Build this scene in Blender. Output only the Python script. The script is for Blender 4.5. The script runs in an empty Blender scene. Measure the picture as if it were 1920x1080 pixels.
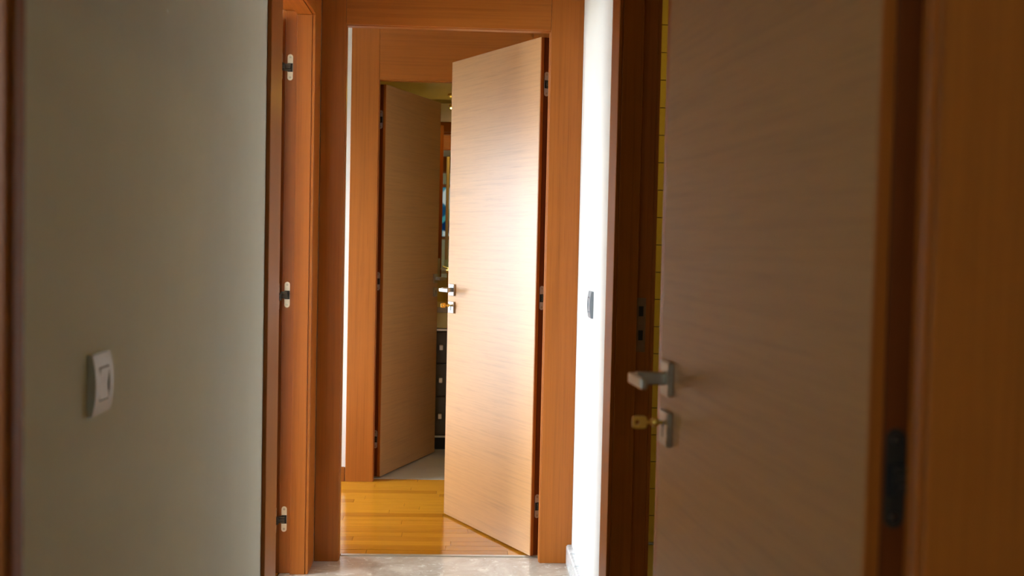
import bpy, bmesh, math, random
from mathutils import Vector, Matrix

random.seed(7)
SC = bpy.context.scene
COL = SC.collection

# ------------------------------------------------------------------ camera, sky, exposure
CAM_Z = 1.2704
F_PX = 2127.67
YAW, PITCH, ROLL = 0.0469, 0.0397, 0.0216
cam_data = bpy.data.cameras.new('camera')
cam_data.sensor_width = 36.0
cam_data.lens = F_PX * 36.0 / 1920.0
cam_data.clip_start = 0.02
cam_data.dof.use_dof = True
cam_data.dof.focus_distance = 4.7
cam_data.dof.aperture_fstop = 4.4
cam = bpy.data.objects.new('camera', cam_data)
COL.objects.link(cam)
_f = Vector((math.sin(YAW) * math.cos(PITCH), math.cos(YAW) * math.cos(PITCH), -math.sin(PITCH)))
_r = Vector((math.cos(YAW), -math.sin(YAW), 0))
_u = _r.cross(_f)
_r2 = math.cos(ROLL) * _r + math.sin(ROLL) * _u
_u2 = -math.sin(ROLL) * _r + math.cos(ROLL) * _u
_m = Matrix((_r2, _u2, -_f)).transposed().to_4x4()
_m.translation = Vector((0, 0, CAM_Z))
cam.matrix_world = _m
SC.camera = cam

SKY = 44.0
world = bpy.data.worlds.new('sky')
SC.world = world
world.use_nodes = True
_bg = world.node_tree.nodes['Background']
_bg.inputs['Color'].default_value = (0.82, 0.92, 1.0, 1)
_bg.inputs['Strength'].default_value = SKY

SC.view_settings.view_transform = 'Standard'
SC.view_settings.look = 'None'
SC.view_settings.exposure = -0.14
SC.view_settings.gamma = 1.0
SC.view_settings.use_curve_mapping = False
SC.cycles.max_bounces = 10
SC.cycles.diffuse_bounces = 6
SC.cycles.glossy_bounces = 6


def portal(name, loc, rot, sx, sy):
    """daylight guide in a wall opening: it lets the sky in, it adds no light"""
    l = bpy.data.lights.new(name, 'AREA')
    l.shape = 'RECTANGLE'
    l.size, l.size_y = sx, sy
    l.cycles.is_portal = True
    o = bpy.data.objects.new(name, l)
    o.location = loc
    o.rotation_euler = rot
    COL.objects.link(o)


H90 = math.pi / 2
# window openings (also cut in the walls below): (plane, a0, a1, z0, z1)
WIN_LEFT = (-3.2, 2.55, 3.65, 0.45, 2.30)     # room on the left, plane x
WIN_HALL = (-1.6, 5.28, 5.90, 0.36, 1.84)     # far hall, plane x
WIN_NEAR = (-2.6, -0.60, 0.10, 1.30, 2.15)     # room behind the camera, plane y
ADDED_OPENING = (-2.6, -2.08, -1.70, 1.20, 2.05)       # unseen opening added there to brighten the near casing
portal('daylight', (WIN_LEFT[0] - .06, (WIN_LEFT[1] + WIN_LEFT[2]) / 2, (WIN_LEFT[3] + WIN_LEFT[4]) / 2), (0, -H90, 0),
       WIN_LEFT[4] - WIN_LEFT[3], WIN_LEFT[2] - WIN_LEFT[1])
portal('daylight', (WIN_HALL[0] - .06, (WIN_HALL[1] + WIN_HALL[2]) / 2, (WIN_HALL[3] + WIN_HALL[4]) / 2), (0, -H90, 0),
       WIN_HALL[4] - WIN_HALL[3], WIN_HALL[2] - WIN_HALL[1])
portal('daylight', ((WIN_NEAR[1] + WIN_NEAR[2]) / 2, WIN_NEAR[0] - .06, (WIN_NEAR[3] + WIN_NEAR[4]) / 2), (H90, 0, 0),
       WIN_NEAR[2] - WIN_NEAR[1], WIN_NEAR[4] - WIN_NEAR[3])

portal('daylight', ((ADDED_OPENING[1] + ADDED_OPENING[2]) / 2, ADDED_OPENING[0] - .06, (ADDED_OPENING[3] + ADDED_OPENING[4]) / 2), (H90, 0, 0),
       ADDED_OPENING[2] - ADDED_OPENING[1], ADDED_OPENING[4] - ADDED_OPENING[3])


# ------------------------------------------------------------------ materials
def mat_base(name, rough=.5, metallic=0.0, spec=.5):
    m = bpy.data.materials.new(name)
    m.use_nodes = True
    nt = m.node_tree
    b = nt.nodes['Principled BSDF']
    b.inputs['Roughness'].default_value = rough
    b.inputs['Metallic'].default_value = metallic
    b.inputs['Specular IOR Level'].default_value = spec
    return m, nt, b


def coords(nt, scale, kind='Object', rot=(0, 0, 0)):
    tc = nt.nodes.new('ShaderNodeTexCoord')
    mp = nt.nodes.new('ShaderNodeMapping')
    mp.inputs['Scale'].default_value = scale
    mp.inputs['Rotation'].default_value = rot
    nt.links.new(tc.outputs[kind], mp.inputs['Vector'])
    return mp.outputs['Vector']


def noise(nt, vec, scale, detail=3, rough=.5, dist=0.0):
    n = nt.nodes.new('ShaderNodeTexNoise')
    n.inputs['Scale'].default_value = scale
    n.inputs['Detail'].default_value = detail
    n.inputs['Roughness'].default_value = rough
    n.inputs['Distortion'].default_value = dist
    nt.links.new(vec, n.inputs['Vector'])
    return n.outputs['Fac']


def ramp(nt, fac, stops):
    r = nt.nodes.new('ShaderNodeValToRGB')
    e = r.color_ramp.elements
    while len(e) < len(stops):
        e.new(.5)
    for i, (p, c) in enumerate(stops):
        e[i].position = p
        e[i].color = (*c, 1)
    nt.links.new(fac, r.inputs['Fac'])
    return r.outputs['Color']


def mix(nt, a, b, fac, mode='MIX'):
    m = nt.nodes.new('ShaderNodeMix')
    m.data_type = 'RGBA'
    m.blend_type = mode
    for sock, v in ((m.inputs[6], a), (m.inputs[7], b), (m.inputs[0], fac)):
        if hasattr(v, 'is_output'):
            nt.links.new(v, sock)
        elif isinstance(v, (tuple, list)):
            sock.default_value = (*v, 1)
        else:
            sock.default_value = v
    return m.outputs[2]


def bump(nt, b, h, strength, dist=.002):
    n = nt.nodes.new('ShaderNodeBump')
    n.inputs['Strength'].default_value = strength
    n.inputs['Distance'].default_value = dist
    nt.links.new(h, n.inputs['Height'])
    nt.links.new(n.outputs['Normal'], b.inputs['Normal'])


def sc(c, k):
    return tuple(min(1, x * k) for x in c)


def wood(name, base, axis='Z', rough=.38, contrast=.20, vary=False, spec=.3, along=1.2):
    m, nt, b = mat_base(name, rough, spec=spec)
    s = [95, 95, 95]
    s['XYZ'.index(axis)] = along
    v = coords(nt, s)
    if vary:
        oi = nt.nodes.new('ShaderNodeObjectInfo')
        add = nt.nodes.new('ShaderNodeVectorMath')
        add.operation = 'ADD'
        mul = nt.nodes.new('ShaderNodeVectorMath')
        mul.operation = 'SCALE'
        mul.inputs[0].default_value = (37, 53, 71)
        nt.links.new(oi.outputs['Random'], mul.inputs['Scale'])
        nt.links.new(v, add.inputs[0])
        nt.links.new(mul.outputs[0], add.inputs[1])
        v = add.outputs[0]
    n1 = noise(nt, v, 1.0, 5, .62, .25)
    n2 = noise(nt, v, 4.2, 3, .6)
    c1 = ramp(nt, n1, [(.28, sc(base, 1 - contrast)), (.5, base), (.75, sc(base, 1 + contrast * .45))])
    c2 = ramp(nt, n2, [(.30, (.72, .66, .60)), (.46, (1, 1, 1)), (1, (1.0, 1.0, 1.0))])
    c = mix(nt, c1, c2, .55, 'MULTIPLY')
    if vary:
        tone = ramp(nt, oi.outputs['Random'], [(0, (.66, .58, .5)), (.5, (.95, .92, .9)), (1, (1, 1, 1))])
        c = mix(nt, c, tone, .8, 'MULTIPLY')
    nt.links.new(c, b.inputs['Base Color'])
    bump(nt, b, n2, .10, .0008)
    return m


def plain(name, col, rough=.5, metallic=0.0, grain=0.04, gscale=30, spec=.5):
    m, nt, b = mat_base(name, rough, metallic, spec)
    n = noise(nt, coords(nt, (1, 1, 1)), gscale, 3)
    c = ramp(nt, n, [(.3, sc(col, 1 - grain)), (.7, sc(col, 1 + grain))])
    nt.links.new(c, b.inputs['Base Color'])
    return m


CASE = (.370, .109, .013)
LEAF = (.455, .225, .078)
M = {}
M['case_z'] = wood('veneer_upright_grain', CASE, 'Z')
M['case_x'] = wood('veneer_level_grain', CASE, 'X')
M['case_y'] = wood('veneer_deep_grain', CASE, 'Y')
M['leaf'] = wood('door_veneer', LEAF, 'X', rough=.38, contrast=.17, along=2.0, spec=.32)
_lb = M['leaf'].node_tree.nodes['Principled BSDF']
_lb.inputs['Coat Weight'].default_value = .34
_lb.inputs['Coat Roughness'].default_value = .45
M['leaf_edge'] = wood('door_edge_lipping', (.16, .036, .005), 'Z', rough=.42)
M['parquet'] = wood('parquet_oak', (.56, .23, .016), 'X', rough=.14, contrast=.24, vary=True, along=2.5)
M['skirting'] = wood('skirting_wood', sc(CASE, .8), 'X')
M['wall'] = plain('painted_plaster', (.77, .81, .69), .75, grain=.015, gscale=8)
M['wall_white'] = plain('white_plaster', (.80, .80, .79), .75, grain=.012, gscale=8)
M['ceiling'] = plain('ceiling_paint', (.80, .78, .73), .8, grain=.01)
M['bath_lamp_tint'] = plain('lamp_tinted_bath_paint', (.66, .57, .26), .7, grain=.02)  # yellow of the bathroom lamp put into the ceiling colour
M['chrome'] = plain('satin_chrome', (.56, .58, .60), .22, 1.0, grain=.03)
M['nickel'] = plain('brushed_nickel', (.42, .40, .34), .32, 1.0, grain=.04)
M['plate'] = plain('pale_hinge_metal', (.72, .66, .54), .45, .55)
M['plate_cool'] = plain('zinc_hinge_metal', (.55, .60, .66), .40, .7)
M['black'] = plain('black_gap', (.012, .011, .010), .6)
M['brass'] = plain('brass', (.80, .52, .11), .28, 1.0)
M['bronze'] = plain('dark_strike_metal', (.26, .15, .09), .45, .6)
M['dark_metal'] = plain('dark_hinge_metal', (.07, .06, .045), .4, .6)
M['white_plastic'] = plain('white_switch_plastic', (.60, .69, .76), .35, grain=.01)
M['grey_plastic'] = plain('silver_switch_plastic', (.22, .25, .28), .38, .1, grain=.02)
M['alu'] = plain('aluminium_strip', (.66, .66, .60), .35, .9)
M['mirror'] = plain('mirror_glass', (.92, .93, .92), .015, 1.0, grain=0.0)
M['ceramic'] = plain('white_ceramic', (.78, .76, .70), .12)
M['vanity'] = plain('dark_vanity_lacquer', (.05, .042, .03), .35)
M['counter'] = plain('stone_counter', (.30, .25, .16), .3, grain=.12)
M['tile_yellow'] = plain('cream_tile', (.62, .50, .17), .35, grain=.05, gscale=12)
M['tile_bath'] = plain('beige_floor_tile', (.48, .42, .32), .3, grain=.06, gscale=9)
M['grout'] = plain('grout', (.34, .30, .22), .85)
M['screed'] = plain('floor_screed', (.20, .17, .13), .9)
M['tube'] = plain('pink_grey_tube', (.42, .34, .31), .4)
M['blue_cap'] = plain('pale_blue_cap', (.45, .62, .70), .35)
M['red'] = plain('dark_red_front', (.20, .03, .02), .4)
M['outside'] = plain('outside_ground', (.22, .24, .18), .9, grain=.2, gscale=2)


def marble():
    m, nt, b = mat_base('grey_marble', .18)
    v = coords(nt, (1, 1, 1))
    n1 = noise(nt, v, 5.0, 8, .68, 1.2)
    n2 = noise(nt, v, 26.0, 5, .7, .6)
    c1 = ramp(nt, n1, [(.25, (.30, .24, .19)), (.5, (.47, .40, .33)), (.72, (.60, .53, .45))])
    c2 = ramp(nt, n2, [(.57, (0, 0, 0)), (.63, (1, 1, 1))])
    c = mix(nt, c1, (.74, .70, .64), c2)
    c3 = mix(nt, c1, c, .6)
    nt.links.new(c3, b.inputs['Base Color'])
    return m


M['marble'] = marble()
mw, nt_, b_ = mat_base('white_marble', .2)
n_ = noise(nt_, coords(nt_, (1, 2.2, 5)), 7, 6, .65, 1.4)
nt_.links.new(ramp(nt_, n_, [(.35, (.42, .45, .47)), (.55, (.62, .64, .65)), (.8, (.78, .79, .78))]), b_.inputs['Base Color'])
M['marble_white'] = mw


def emit(name, col, strength):
    m = bpy.data.materials.new(name)
    m.use_nodes = True
    nt = m.node_tree
    nt.nodes.remove(nt.nodes['Principled BSDF'])
    e = nt.nodes.new('ShaderNodeEmission')
    e.inputs['Color'].default_value = (*col, 1)
    e.inputs['Strength'].default_value = strength
    nt.links.new(e.outputs[0], nt.nodes['Material Output'].inputs['Surface'])
    return m


def stained():
    """leaded coloured glass: tint only, the light comes from the sky behind it"""
    m = bpy.data.materials.new('coloured_window_glass')
    m.use_nodes = True
    nt = m.node_tree
    nt.nodes.remove(nt.nodes['Principled BSDF'])
    t = nt.nodes.new('ShaderNodeBsdfTransparent')
    v = nt.nodes.new('ShaderNodeTexVoronoi')
    v.inputs['Scale'].default_value = 5.5
    vec = coords(nt, (1, 1, 1))
    nt.links.new(vec, v.inputs['Vector'])
    sep = nt.nodes.new('ShaderNodeSeparateColor')
    nt.links.new(v.outputs['Color'], sep.inputs[0])
    c = ramp(nt, sep.outputs[0], [(0, (.008, .020, .036)), (.25, (.030, .075, .080)), (.45, (.080, .085, .030)),
                                 (.62, (.045, .100, .080)), (.8, (.11, .11, .10))])
    nt.links.new(c, t.inputs['Color'])
    nt.links.new(t.outputs[0], nt.nodes['Material Output'].inputs['Surface'])
    return m


M['stained'] = stained()


# ------------------------------------------------------------------ mesh helpers
def add_box(bm, lo, hi, bev=0.0, seg=1):
    lo2 = [min(a, b) for a, b in zip(lo, hi)]
    hi2 = [max(a, b) for a, b in zip(lo, hi)]
    r = bmesh.ops.create_cube(bm, size=1.0)
    vs = r['verts']
    for v in vs:
        for i in range(3):
            v.co[i] = (lo2[i] + hi2[i]) / 2 + v.co[i] * (hi2[i] - lo2[i])
    if bev > 0:
        es = list({e for v in vs for e in v.link_edges})
        bmesh.ops.bevel(bm, geom=es, offset=bev, segments=seg, affect='EDGES', profile=.5)


def add_cyl(bm, p0, p1, r, n=20, r2=None):
    p0, p1 = Vector(p0), Vector(p1)
    d = p1 - p0
    q = d.to_track_quat('Z', 'Y').to_matrix().to_4x4()
    mt = Matrix.Translation((p0 + p1) / 2) @ q
    bmesh.ops.create_cone(bm, cap_ends=True, segments=n, radius1=r, radius2=r if r2 is None else r2, depth=d.length, matrix=mt)


def add_poly_prism(bm, pts, off):
    """pts: list of 3D points of a planar outline; off: extrusion vector"""
    off = Vector(off)
    a = [bm.verts.new(p) for p in pts]
    b = [bm.verts.new(Vector(p) + off) for p in pts]
    bm.faces.new(a)
    bm.faces.new(list(reversed(b)))
    n = len(pts)
    for i in range(n):
        bm.faces.new((a[i], b[i], b[(i + 1) % n], a[(i + 1) % n]))
    bmesh.ops.recalc_face_normals(bm, faces=bm.faces[:])


def obj(name, bm, m, parent=None, smooth=False):
    bmesh.ops.recalc_face_normals(bm, faces=bm.faces[:])
    me = bpy.data.meshes.new(name)
    bm.to_mesh(me)
    bm.free()
    me.materials.append(m if not isinstance(m, str) else M[m])
    if smooth:
        for p in me.polygons:
            p.use_smooth = True
    o = bpy.data.objects.new(name, me)
    COL.objects.link(o)
    if parent:
        o.parent = parent
    return o


def boxes(name, lst, m, parent=None, bev=0.0):
    bm = bmesh.new()
    for lo, hi in lst:
        add_box(bm, lo, hi, bev)
    return obj(name, bm, m, parent)


def empty(name, loc=(0, 0, 0), rz=0.0):
    o = bpy.data.objects.new(name, None)
    o.empty_display_size = .1
    o.location = loc
    o.rotation_euler = (0, 0, rz)
    COL.objects.link(o)
    return o


def tag(o, label=None, cat=None, group=None, kind=None):
    if label:
        o['label'] = label
    if cat:
        o['category'] = cat
    if group:
        o['group'] = group
    if kind:
        o['kind'] = kind
    return o


def structure(o):
    o['kind'] = 'structure'
    return o


# ------------------------------------------------------------------ shell
TOP = 2.5
D_END = 4.468      # corridor face of the end wall
D_FAR = 5.957      # hall face of the far wall
XL, XR = -.562, .469


def wall_x(name, x0, x1, y0, y1, openings, m='wall', top=TOP):
    """wall slab standing along y, between x0 and x1; openings (a0, a1, z0, z1)"""
    lst, y = [], y0
    for a0, a1, z0, z1 in sorted(openings):
        lst.append(((x0, y, 0), (x1, a0, top)))
        if z0 > 0:
            lst.append(((x0, a0, 0), (x1, a1, z0)))
        lst.append(((x0, a0, z1), (x1, a1, top)))
        y = a1
    lst.append(((x0, y, 0), (x1, y1, top)))
    return structure(boxes(name, lst, m))


def wall_y(name, y0, y1, x0, x1, openings, m='wall', top=TOP):
    lst, x = [], x0
    for a0, a1, z0, z1 in sorted(openings):
        lst.append(((x, y0, 0), (a0, y1, top)))
        if z0 > 0:
            lst.append(((a0, y0, 0), (a1, y1, z0)))
        lst.append(((a0, y0, z1), (a1, y1, top)))
        x = a1
    lst.append(((x, y0, 0), (x1, y1, top)))
    return structure(boxes(name, lst, m))


J = .03            # jamb thickness
DH = 2.10          # clear door height
# door openings: left corner, width
LEFT_D = (3.512, .764)
RIGHT_D = (2.555, .790)
END_D = (-.4528, .791)
FAR_D = (-.4295, .790)
NEAR_D = (-.3750, .783)


def hole(d):
    return (d[0] - J, d[0] + d[1] + J, 0, DH + J)


ground = structure(boxes('ground', [((-14, -14, -.40), (14, 18, -.25))], 'outside'))
floor = structure(boxes('floor', [((-3.4, -2.75, -.20), (2.6, 7.6, -.010))], 'screed'))
ceil = structure(boxes('ceiling', [((-3.4, -2.75, TOP), (2.6, 7.6, TOP + .2))], 'ceiling'))
wall_x('wall_left', -.662, XL, 1.035, D_END, [hole(LEFT_D)], 'wall')
wall_x('wall_right', XR, .574, 1.035, D_END, [hole(RIGHT_D)], 'wall_white')
wall_y('wall_end', D_END, 4.558, -3.2, .60, [hole(END_D)], 'wall_white')
wall_y('wall_far', D_FAR, 6.047, -1.7, 1.3, [hole(FAR_D)], 'wall_white')
wall_y('wall_near', .975, 1.035, -2.1, 2.6, [hole(NEAR_D)], 'wall')
wall_x('wall_hall_left', -1.72, -1.6, 4.558, D_FAR, [WIN_HALL[1:]], 'wall_white')
wall_x('wall_hall_right', .50, .60, 4.558, D_FAR, [], 'wall_white')
wall_x('wall_bath_left', -1.0, -.9, 6.047, 7.50, [], 'tile_yellow')
wall_x('wall_bath_right', 1.1, 1.2, 6.047, 7.50, [], 'tile_yellow')
wall_y('wall_bath_back', 7.45, 7.55, -1.0, 1.2, [], 'tile_yellow')
wall_x('wall_left_room_left', -3.32, -3.2, 1.9, 4.558, [WIN_LEFT[1:]], 'wall_white')
wall_y('wall_left_room_near', 1.8, 1.9, -3.32, -.662, [], 'wall_white')
tw = wall_y('wall_right_room_back', 4.76, 4.86, .60, 2.5, [], 'grout')
wall_x('wall_right_room_right', 2.4, 2.5, 1.035, 4.76, [], 'wall')
wall_y('wall_behind', -2.72, -2.6, -2.1, 2.1, [ADDED_OPENING[1:], WIN_NEAR[1:]], 'wall')
wall_x('wall_behind_left', -2.2, -2.1, -2.72, 1.063, [], 'wall')
wall_x('wall_behind_right', 2.1, 2.2, -2.72, 1.063, [], 'wall')
structure(boxes('ceiling_bath', [((-.9, 6.047, 2.19), (1.1, 7.45, 2.26))], 'bath_lamp_tint'))


# right room: tiled wall, coursed tiles proud of the grout
def tiles_on_wall():
    lo_z, k = .012, 0
    h, w = .115, .38
    while lo_z + h < 2.48:
        x = .62 - (w / 2 if k % 2 else 0)
        while x < 1.5:
            x0 = max(x, .605)
            x1 = min(x + w - .004, 2.38)
            if x1 - x0 > .03:
                boxes('wall_tile', [((x0, 4.752 - .001 * (k % 3), lo_z), (x1, 4.762, lo_z + h - .004))], 'tile_yellow', tw)
            x += w
        lo_z += h
        k += 1


tiles_on_wall()


# ------------------------------------------------------------------ floor pieces
def floor_pieces():
    # marble tiles of the corridor
    ys = [1.02, 1.62, 2.22, 2.82, 3.42, 4.02, 4.538]
    xs = [-.66, .574]
    for j in range(len(ys) - 1):
        for i in range(len(xs) - 1):
            boxes('marble_tile', [((xs[i] + .0012, ys[j] + .0012, -.012), (xs[i + 1] - .0012, ys[j + 1] - .0012, 0))], 'marble', floor, .0008)
    # metal strip between stone and parquet
    boxes('threshold_strip', [((-.4528, 4.540, -.012), (.353, 4.562, .003))], 'alu', floor, .001)
    # parquet planks across the hall
    y, row = 4.563, 0
    while y < 6.0:
        y1 = min(y + .070, 6.018)
        x = -1.6 - random.uniform(0, .5)
        while x < .5:
            L = random.uniform(.40, .75)
            x0, x1 = max(x, -1.6), min(x + L, .5)
            if x1 - x0 > .03:
                bm = bmesh.new()
                hw, hd = (x1 - x0) / 2, (y1 - y) / 2
                add_box(bm, (-hw + .0004, -hd + .0004, -.012), (hw - .0004, hd - .0004, 0), .0006)
                p = obj('parquet_plank', bm, 'parquet', floor)
                p.location = (x0 + hw, y + hd, random.uniform(-.0004, .0004))
            x += L
        y += .070
        row += 1
    # beige tiles of the bathroom
    bx_, by_ = [-.9, -.72, -.02, .68, 1.1], [6.024, 6.90, 7.449]
    for i in range(4):
        for j in range(2):
            boxes('bathroom_tile', [((bx_[i] + .001, by_[j] + .001, -.012), (bx_[i + 1] - .001, by_[j + 1] - .001, 0))], 'tile_bath', floor, .0008)


floor_pieces()
boxes('room_floor', [((-3.2, 1.9, -.012), (-.664, 4.468, -.001))], 'parquet', floor)
boxes('side_room_floor', [((.576, 1.063, -.012), (2.4, 4.75, -.001))], 'tile_bath', floor)
boxes('near_room_floor', [((-2.1, -2.6, -.012), (2.1, 1.018, -.001))], 'parquet', floor)

# skirtings
bm = bmesh.new()
prof = [(0, 0), (-.022, 0), (-.022, .068), (-.018, .074), (-.012, .0757), (0, .0757)]
add_poly_prism(bm, [(XR + a, 3.513, b) for a, b in prof], (0, D_END - .012 - 3.513, 0))
o = structure(obj('baseboard_right', bm, 'marble_white'))
bm = bmesh.new()
add_box(bm, (-1.6, D_FAR - .012, 0), (-.579, D_FAR, .076), .003)
structure(obj('baseboard_far', bm, 'skirting'))
structure(boxes('baseboard_left', [((XL, 1.08, 0), (XL + .02, 3.22, .0757))], 'marble_white', None, .003))


# ------------------------------------------------------------------ hinges
def stadium(w, h, n=8):
    r = w / 2
    pts = []
    for i in range(n + 1):
        a = math.pi * i / n
        pts.append((r * math.cos(a), h / 2 - r + r * math.sin(a)))
    for i in range(n + 1):
        a = math.pi + math.pi * i / n
        pts.append((r * math.cos(a), -h / 2 + r + r * math.sin(a)))
    return pts


def concealed_hinge(parent, c, nrm, side, arm, mplate, h=.097, w=.020):
    """let-in hinge plate at c on a face with normal nrm; side: in-face level direction; the arm reaches along `side`"""
    c, nrm, side = Vector(c), Vector(nrm).normalized(), Vector(side).normalized()
    up = Vector((0, 0, 1))
    bm = bmesh.new()
    add_poly_prism(bm, [c + side * a + up * b + nrm * .0002 for a, b in stadium(w, h)], nrm * .0015)
    plate = obj('hinge', bm, mplate, parent)

    def cuboid(bm, a0, a1, z0, z1, n0, n1):
        pts = [c + side * a + up * z + nrm * n0 for a, z in ((a0, z0), (a1, z0), (a1, z1), (a0, z1))]
        add_poly_prism(bm, pts, nrm * (n1 - n0))
    bm = bmesh.new()
    cuboid(bm, -w * .46, w * .46, -.017, .015, .0017, .0024)
    obj('hinge_pocket', bm, 'black', plate)
    bm = bmesh.new()
    for z0, z1 in ((.004, .012), (-.005, .002), (-.014, -.007)):
        cuboid(bm, -w * .1 if arm > 0 else -w * .3, arm, z0, z1, .0024, .010)
    for z in (.008, -.0015, -.0105):
        add_cyl(bm, c + side * (w * .25) + up * (z - .004) + nrm * .006, c + side * (w * .25) + up * (z + .004) + nrm * .006, .004, 10)
    obj('hinge_arm', bm, 'dark_metal', plate)
    for z in (-h / 2 + w * .55, h / 2 - w * .55):
        bm = bmesh.new()
        p = c + up * z
        add_cyl(bm, p + nrm * .0016, p + nrm * .0026, .0042, 14)
        add_cyl(bm, p + nrm * .0025, p + nrm * .0029, .0018, 8)
        obj('screw', bm, 'nickel', plate)
    return plate


# ------------------------------------------------------------------ door frames
def frame(name, o, ex, ey, w, T, casA, casB, top, gx):
    """door lining in a wall. local x along the opening, y through the wall (0 = side A), leaf rebate on side B.
    casA / casB = casing widths (at x=0, at x=w)"""
    root = structure(empty(name))
    O, X, Y = Vector((o[0], o[1], 0)), Vector((*ex, 0)), Vector((*ey, 0))

    def P(x, y, z):
        return tuple(O + X * x + Y * y + Vector((0, 0, z)))

    def bx(nm, lst, m, bev=.0012):
        bm = bmesh.new()
        for lo, hi in lst:
            add_box(bm, P(*lo), P(*hi), bev)
        return obj(nm, bm, m, root)
    R, C = .044, .012
    bx('jamb', [((-J, 0, 0), (0, T - R, DH)), ((-J, T - R, 0), (-.015, T, DH + .015))], 'case_z')
    bx('jamb', [((w, 0, 0), (w + J, T - R, DH)), ((w + .015, T - R, 0), (w + J, T, DH + .015))], 'case_z')
    bx('head_jamb', [((-J, 0, DH), (w + J, T - R, DH + J)), ((-J, T - R, DH + .015), (w + J, T, DH + J))], gx)
    for (a, b), y0, y1, g in ((casA, -C, 0, .003), (casB, T, T + C, .018)):
        if not a:
            continue
        bx('casing', [((-a, y0, 0), (-g, y1, top))], 'case_z', .0015)
        bx('casing', [((w + g, y0, 0), (w + b, y1, top))], 'case_z', .0015)
        bx('header_panel', [((-g + .0006, y0, DH + g), (w + g - .0006, y1, top))], gx, .0015)
    return root


fr_left = frame('door_1', (XL, LEFT_D[0]), (0, 1), (-1, 0), LEFT_D[1], .100, (.205, .176), (.08, .08), 2.30, 'case_y')
fr_end = frame('door_2', (END_D[0], D_END), (1, 0), (0, 1), END_D[1], .090, (.0965, .1305), (.09, .09), TOP, 'case_x')
fr_far = frame('door_3', (FAR_D[0], D_FAR), (1, 0), (0, 1), FAR_D[1], .090, (.147, .139), (.09, .09), TOP, 'case_x')
fr_right = frame('door_4', (XR, RIGHT_D[0]), (0, 1), (1, 0), RIGHT_D[1], .105, (.12, .166), (.08, .08), 2.30, 'case_y')
fr_near = frame('door_5', (NEAR_D[0], .975), (1, 0), (0, 1), NEAR_D[1], .060, (.16, .16), (.06, .062), 2.30, 'case_x')

# hinges let into the lit far jamb of the left doorway
for z in (1.906, 1.058, .208):
    concealed_hinge(fr_left, (-.643, LEFT_D[0] + LEFT_D[1] + .0148, z), (0, -1, 0), (-1, 0, 0), .0225, 'plate')
# strike plate on the right doorway's far jamb
yj = RIGHT_D[0] + RIGHT_D[1] + .015
bm = bmesh.new()
add_box(bm, (.531, yj - .0018, .953), (.559, yj + .001, 1.115), .0008)
st = obj('strike_plate', bm, 'bronze', fr_right)
for z in (1.075, 1.003):
    boxes('latch_hole', [((.5375, yj - .0026, z - .015), (.5515, yj - .0016, z + .015))], 'black', st)


# ------------------------------------------------------------------ door leaves
def lever_handle(parent, P, u, z, vs, metal):
    """vs: -1 on the visible face, +1 on the back; grip runs towards the hinge"""
    v0 = 0.0 if vs < 0 else LT

    def vv(d):
        return v0 + vs * d
    bm = bmesh.new()
    add_box(bm, P(u - .027, vv(0), z - .027), P(u + .027, vv(.009), z + .027), .0015)
    h = obj('lever_handle', bm, metal, parent)
    bm = bmesh.new()
    add_box(bm, P(u - .009, vv(.008), z - .010), P(u + .009, vv(.056), z + .010), .002, 2)
    obj('lever_neck', bm, metal, h)
    bm = bmesh.new()
    add_box(bm, P(u + .011, vv(.054), z - .0085), P(u - .078, vv(.066), z + .0085), .0025, 2)
    obj('lever_grip', bm, metal, h)
    return h


def lock_plate(parent, P, u, z, vs, metal):
    v0 = 0.0 if vs < 0 else LT

    def vv(d):
        return v0 + vs * d
    bm = bmesh.new()
    add_box(bm, P(u - .027, vv(0), z - .027), P(u + .027, vv(.009), z + .027), .0015)
    h = obj('lock_plate', bm, metal, parent)
    bm = bmesh.new()
    add_cyl(bm, P(u, vv(.0088), z + .006), P(u, vv(.0094), z + .006), .0055, 14)
    add_box(bm, P(u - .0022, vv(.0088), z - .014), P(u + .0022, vv(.0094), z + .004))
    obj('keyhole', bm, 'black', h)
    return h


LT = .044


def key(P, u, z, label):
    """key standing in the lock on the visible face"""
    zc = z + .009
    bm = bmesh.new()
    add_cyl(bm, P(u, -.0100, zc), P(u, -.038, zc), .0030, 12)
    k = obj('key', bm, 'brass')
    tag(k, label, 'key')
    bm = bmesh.new()
    bmesh.ops.create_uvsphere(bm, u_segments=16, v_segments=10, radius=.0075, matrix=Matrix.Translation(P(u, -.022, zc)))
    obj('key_collar', bm, 'brass', k, True)
    # flat bow with a hole
    bm = bmesh.new()
    n, th, c0 = 24, .0016, -.047

    def rr(t):
        x, y = math.cos(t), math.sin(t)
        q = (abs(x) ** 5 + abs(y) ** 5) ** (-1 / 5)
        return x * q * .0120, y * q * .0100
    outer = [(c0 + rr(2 * math.pi * i / n)[0], zc + rr(2 * math.pi * i / n)[1]) for i in range(n)]
    inner = [(c0 - .004 + .0038 * math.cos(2 * math.pi * i / n), zc + .0038 * math.sin(2 * math.pi * i / n)) for i in range(n)]
    ring = [([bm.verts.new(P(u + t_, a_, b_)) for a_, b_ in outer], [bm.verts.new(P(u + t_, a_, b_)) for a_, b_ in inner]) for t_ in (-th, th)]
    for i in range(n):
        j = (i + 1) % n
        bm.faces.new((ring[0][0][i], ring[0][0][j], ring[0][1][j], ring[0][1][i]))
        bm.faces.new((ring[1][0][i], ring[1][0][j], ring[1][1][j], ring[1][1][i]))
        bm.faces.new((ring[0][0][i], ring[0][0][j], ring[1][0][j], ring[1][0][i]))
        bm.faces.new((ring[0][1][i], ring[0][1][j], ring[1][1][j], ring[1][1][i]))
    obj('key_bow', bm, 'brass', k)
    return k


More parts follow.
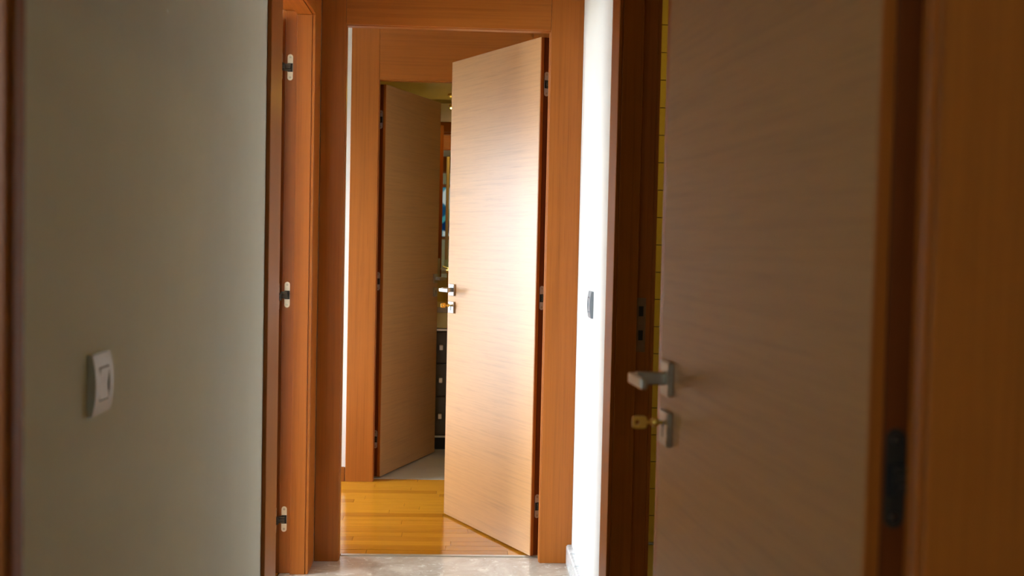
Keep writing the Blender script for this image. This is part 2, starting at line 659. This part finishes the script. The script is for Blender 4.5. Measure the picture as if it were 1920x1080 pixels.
def door_leaf(h, e, back, w, label, metal, mhinge, keyed=None, handle_u=.052, arm=.024, z1=2.09, has_lock=True, hz=1.050):
    """h: foot of the hinge edge on the visible face; e: unit vector along the leaf; back: unit vector into its thickness"""
    e, back = Vector((*e, 0)).normalized(), Vector((*back, 0)).normalized()
    rz = math.atan2(e.y, e.x)
    sg = 1 if (Vector((-e.y, e.x, 0)).dot(back) > 0) else -1
    root = empty('door_leaf', (h[0], h[1], 0), rz)
    tag(root, label, 'door')

    def P(u, v, z):
        return (u, sg * v, z)
    bm = bmesh.new()
    add_box(bm, P(.0035, 0, .008), P(w - .0035, LT, z1), .0008)
    obj('panel', bm, 'leaf', root)
    bm = bmesh.new()
    add_box(bm, P(.0012, .0165, .008), P(.0040, LT - .0012, z1), .0006)
    obj('edge_lipping', bm, 'leaf_edge', root)
    bm = bmesh.new()
    add_box(bm, P(0, .0010, .008), P(.0040, .0150, z1), .0010, 2)
    obj('edge_strip', bm, 'case_z', root)
    bm = bmesh.new()
    add_box(bm, P(w - .0034, .0012, .008), P(w, LT - .0012, z1), .0006)
    obj('edge_lipping', bm, 'leaf_edge', root)
    bm = bmesh.new()
    add_box(bm, P(w - .0005, .012, .93), P(w + .0012, LT - .012, 1.15), .0005)
    f = obj('latch_plate', bm, metal, root)
    bm = bmesh.new()
    add_box(bm, P(w + .001, .016, 1.035), P(w + .011, LT - .016, 1.065), .002)
    obj('latch_bolt', bm, metal, f)
    for z in (1.906, 1.052, .208):
        concealed_hinge(root, P(.0014, .0285, z), (-1, 0, 0), (0, sg, 0), arm, mhinge)
    u = w - handle_u
    for vs in (-1, 1):
        lever_handle(root, P, u, hz, vs, metal)
        if has_lock:
            lock_plate(root, P, u, hz - .080, vs, metal)
    if keyed:
        k = key(P, u, hz - .080, keyed)
        k.matrix_world = Matrix.Translation((h[0], h[1], 0)) @ Matrix.Rotation(rz, 4, 'Z')
    return root


a = .4663
door_leaf((.3085, 4.5306), (-math.sin(a), math.cos(a)), (math.cos(a), math.sin(a)), .799,
          'pale veneered door standing half open at the corridor end', 'chrome', 'plate_cool',
          'small brass key in the lock of the pale door')
a = .3539
door_leaf((-.4019, 6.0357), (math.sin(a), math.cos(a)), (-math.cos(a), math.sin(a)), .798,
          'dark shaded door beyond the pale door, opening into the bathroom', 'nickel', 'plate_cool')
a = .0711
door_leaf((.3935, 1.062), (-math.sin(a), math.cos(a)), (math.cos(a), math.sin(a)), .800,
          'large blurred reddish brown door in the right foreground', 'nickel', 'dark_metal',
          'brass key in the lock of the blurred foreground door', handle_u=.058, hz=1.0585)
a = math.radians(88)
door_leaf((-.668, 4.236), (-math.sin(a), -math.cos(a)), (-math.cos(a), math.sin(a)), .755,
          'brown door swung back into the bright room on the left', 'nickel', 'plate', arm=-.004)


# ------------------------------------------------------------------ light switches
def switch(x, yc, zc, inward, m, label, w=.090, h=.094):
    """arched switch plate on a side wall; inward: +1 when the room lies towards +x"""
    root = empty('light_switch', (x, yc, zc))
    tag(root, label, 'switch')
    n = 14

    def d(t):
        return .0080 + .0055 * (1 - (2 * t - 1) ** 2)
    iw, ih = .0235, .0265
    bm = bmesh.new()
    # plate with a window for the rocker: four arched bars
    def bar(y0, y1, z0, z1):
        k = max(2, int(n * (z1 - z0) / h))
        fr_, bk = [], []
        for i in range(k + 1):
            z = z0 + (z1 - z0) * i / k
            t = (z + h / 2) / h
            fr_.append((d(t) * inward, z))
        pts = [(0, y0, z0)] + [(a_, y0, z) for a_, z in fr_] + [(0, y0, z1)]
        add_poly_prism(bm, pts, (0, y1 - y0, 0))
    bar(-w / 2, -iw, -h / 2, h / 2)
    bar(iw, w / 2, -h / 2, h / 2)
    bar(-iw, iw, -h / 2, -ih)
    bar(-iw, iw, ih, h / 2)
    obj('switch_plate', bm, m, root)
    bm = bmesh.new()
    add_box(bm, (0, -iw, -ih), (.006 * inward, iw, ih))
    obj('recess', bm, 'grey_plastic', root)
    bm = bmesh.new()
    pts = [(.006 * inward, -iw + .002, -ih + .002), (.0125 * inward, -iw + .002, -ih + .002), (.0115 * inward, -iw + .002, 0),
           (.0135 * inward, -iw + .002, ih - .002), (.006 * inward, -iw + .002, ih - .002)]
    add_poly_prism(bm, pts, (0, 2 * iw - .004, 0))
    obj('rocker', bm, m, root)
    return root


switch(XL, 1.792, 1.038, 1, 'white_plastic', 'white light switch on the beige wall in the left foreground')
switch(XR, 3.965, 1.060, -1, 'grey_plastic', 'silver grey light switch on the bright white wall')


# ------------------------------------------------------------------ windows
def window_x(name, win, xin, depth):
    x, a0, a1, z0, z1 = win
    root = structure(empty(name))
    t = .045
    xs = (xin - depth, xin - depth + .05)
    boxes('window_frame', [((xs[0], a0, z0), (xs[1], a0 + t, z1)), ((xs[0], a1 - t, z0), (xs[1], a1, z1)),
                           ((xs[0], a0 + t, z0), (xs[1], a1 - t, z0 + t)), ((xs[0], a0 + t, z1 - t), (xs[1], a1 - t, z1))], 'wall_white', root, .002)


window_x('window_1', WIN_LEFT, WIN_LEFT[0], .11)
window_x('window_2', WIN_HALL, WIN_HALL[0], .11)
w3 = structure(empty('window_3'))
a0, a1, z0, z1 = WIN_NEAR[1:]
t = .05
boxes('window_frame', [((a0, -2.70, z0), (a0 + t, -2.65, z1)), ((a1 - t, -2.70, z0), (a1, -2.65, z1)),
                       ((a0 + t, -2.70, z0), (a1 - t, -2.65, z0 + t)), ((a0 + t, -2.70, z1 - t), (a1 - t, -2.65, z1))], 'case_z', w3, .002)
boxes('window_pane', [((a0 + t, -2.678, z0 + t), (a1 - t, -2.672, z1 - t))], 'stained', w3)


# ------------------------------------------------------------------ bathroom
mir = boxes('wall_mirror', [((-.60, 7.436, 1.03), (.80, 7.450, 2.17))], 'grout')
tag(mir, 'large wall mirror above the washbasin, seen between the two doors', 'mirror')
boxes('mirror_glass', [((-.597, 7.434, 1.033), (.797, 7.4362, 2.167))], 'mirror', mir)

van = empty('vanity_unit', (0, 0, 0))
tag(van, 'dark vanity cabinet under the mirror, seen between the two doors', 'cabinet')
VX0, VX1, VY = -.22, .78, 6.86
boxes('carcass', [((VX0, VY + .02, .085), (VX1, 7.449, .74))], 'vanity', van, .002)
boxes('plinth', [((VX0 + .02, VY + .05, 0), (VX1 - .02, 7.44, .085))], 'black', van)
boxes('countertop', [((VX0 - .01, VY - .01, .84), (VX1 + .01, 7.449, .875))], 'counter', van, .003)
boxes('apron', [((VX0, VY + .012, .745), (VX1, 7.449, .84))], 'tile_yellow', van, .002)
boxes('light_rail', [((VX0, VY, .728), (VX1, VY + .02, .742))], 'alu', van, .001)
boxes('base_rail', [((VX0, VY + .015, .078), (VX1, VY + .04, .090))], 'alu', van, .001)
for k, (za, zb) in enumerate(((.535, .724), (.335, .528), (.095, .328))):
    dr = boxes('drawer', [((VX0 + .004, VY, za), (.28, VY + .02, zb))], 'vanity' if k != 1 else 'vanity', van, .003)
    boxes('knob', [((-.110, VY - .022, (za + zb) / 2 - .016), (-.088, VY, (za + zb) / 2 + .016))], 'alu', dr, .003)
    dr = boxes('drawer', [((.288, VY, za), (VX1 - .004, VY + .02, zb))], 'vanity', van, .003)
    boxes('knob', [((.52, VY - .022, (za + zb) / 2 - .016), (.542, VY, (za + zb) / 2 + .016))], 'alu', dr, .003)

# vessel basin
bm = bmesh.new()
prof = [(.10, 0), (.165, .03), (.19, .085), (.195, .10), (.185, .10), (.17, .07), (.12, .025), (0, .015)]
n = 40
rings = []
for r, z in prof:
    rings.append([bm.verts.new((r * 1.15 * math.cos(2 * math.pi * i / n), r * math.sin(2 * math.pi * i / n), z)) for i in range(n)] if r > 0 else [bm.verts.new((0, 0, z))])
for k in range(len(rings) - 1):
    A, B = rings[k], rings[k + 1]
    for i in range(n):
        j = (i + 1) % n
        bm.faces.new((A[i], A[j], B[j], B[i]) if len(B) > 1 else (A[i], A[j], B[0]))
bm.faces.new(list(reversed(rings[0])))
bas = obj('washbasin', bm, 'ceramic', None, True)
bas.location = (.18, 7.12, .875)
tag(bas, 'white bowl washbasin standing on the dark vanity cabinet', 'washbasin')

# brass tap
tap = empty('tap', (-.062, 7.17, .875))
tag(tap, 'brass tap in front of the mirror, just beside the pale door edge', 'tap')
bm = bmesh.new()
add_cyl(bm, (0, 0, 0), (0, 0, .012), .026, 24)
add_cyl(bm, (0, 0, .012), (0, 0, .20), .0135, 20)
obj('tap_body', bm, 'brass', tap, False)
bm = bmesh.new()
add_cyl(bm, (0, 0, .170), (.12, -.03, .182), .010, 16)
add_cyl(bm, (.12, -.03, .186), (.12, -.03, .160), .010, 16)
obj('spout', bm, 'brass', tap)
bm = bmesh.new()
add_box(bm, (-.020, -.014, .203), (.018, .014, .218), .003)
add_cyl(bm, (-.016, 0, .211), (-.052, -.008, .226), .006, 12)
obj('tap_lever', bm, 'chrome', tap)
bm = bmesh.new()
add_cyl(bm, (0, 0, .198), (0, 0, .206), .016, 20)
obj('tap_collar', bm, 'brass', tap)

# upright tube beside the mirror
tb = empty('upright_rod', (-.085, 7.405, 1.12))
tag(tb, 'slim pinkish grey upright rod with pale blue foot before the mirror', 'rod')
bm = bmesh.new()
add_cyl(bm, (0, 0, .03), (0, 0, .70), .0105, 18)
obj('rod', bm, 'tube', tb)
bm = bmesh.new()
add_cyl(bm, (0, 0, -.012), (0, 0, .032), .013, 18)
obj('rod_foot', bm, 'blue_cap', tb)
for z in (.05, .66):
    bm = bmesh.new()
    add_cyl(bm, (0, .004, z), (0, .032, z), .005, 12)
    obj('wall_bracket', bm, 'tube', tb)

# lamps of the bathroom and of the room on the right
def ceiling_lamp(loc, r, label, col, power, mat_em):
    root = empty('ceiling_lamp', loc)
    tag(root, label, 'lamp')
    bm = bmesh.new()
    add_cyl(bm, (0, 0, -.012), (0, 0, 0), r + .012, 32)
    obj('lamp_ring', bm, 'brass', root)
    bm = bmesh.new()
    add_cyl(bm, (0, 0, -.016), (0, 0, -.0121), r, 32)
    obj('lamp_disc', bm, mat_em, root)
    l = bpy.data.lights.new('lamp_light', 'AREA')
    l.shape = 'DISK'
    l.size = r * 2
    l.color = col
    l.energy = power
    lo = bpy.data.objects.new('lamp_light', l)
    lo.location = (0, 0, -.02)
    lo.parent = root
    COL.objects.link(lo)


YEL = (1.0, .60, .08)
ceiling_lamp((-.03, 7.15, 2.19), .05, 'lit ceiling lamp in the bathroom beyond the far door', YEL, 4.0, emit('lamp_glow', YEL, .9))
ceiling_lamp((1.35, 3.9, 2.5), .08, 'lit ceiling lamp in the yellow room behind the right wall', YEL, 5.0, emit('lamp_glow_dim', YEL, 6))
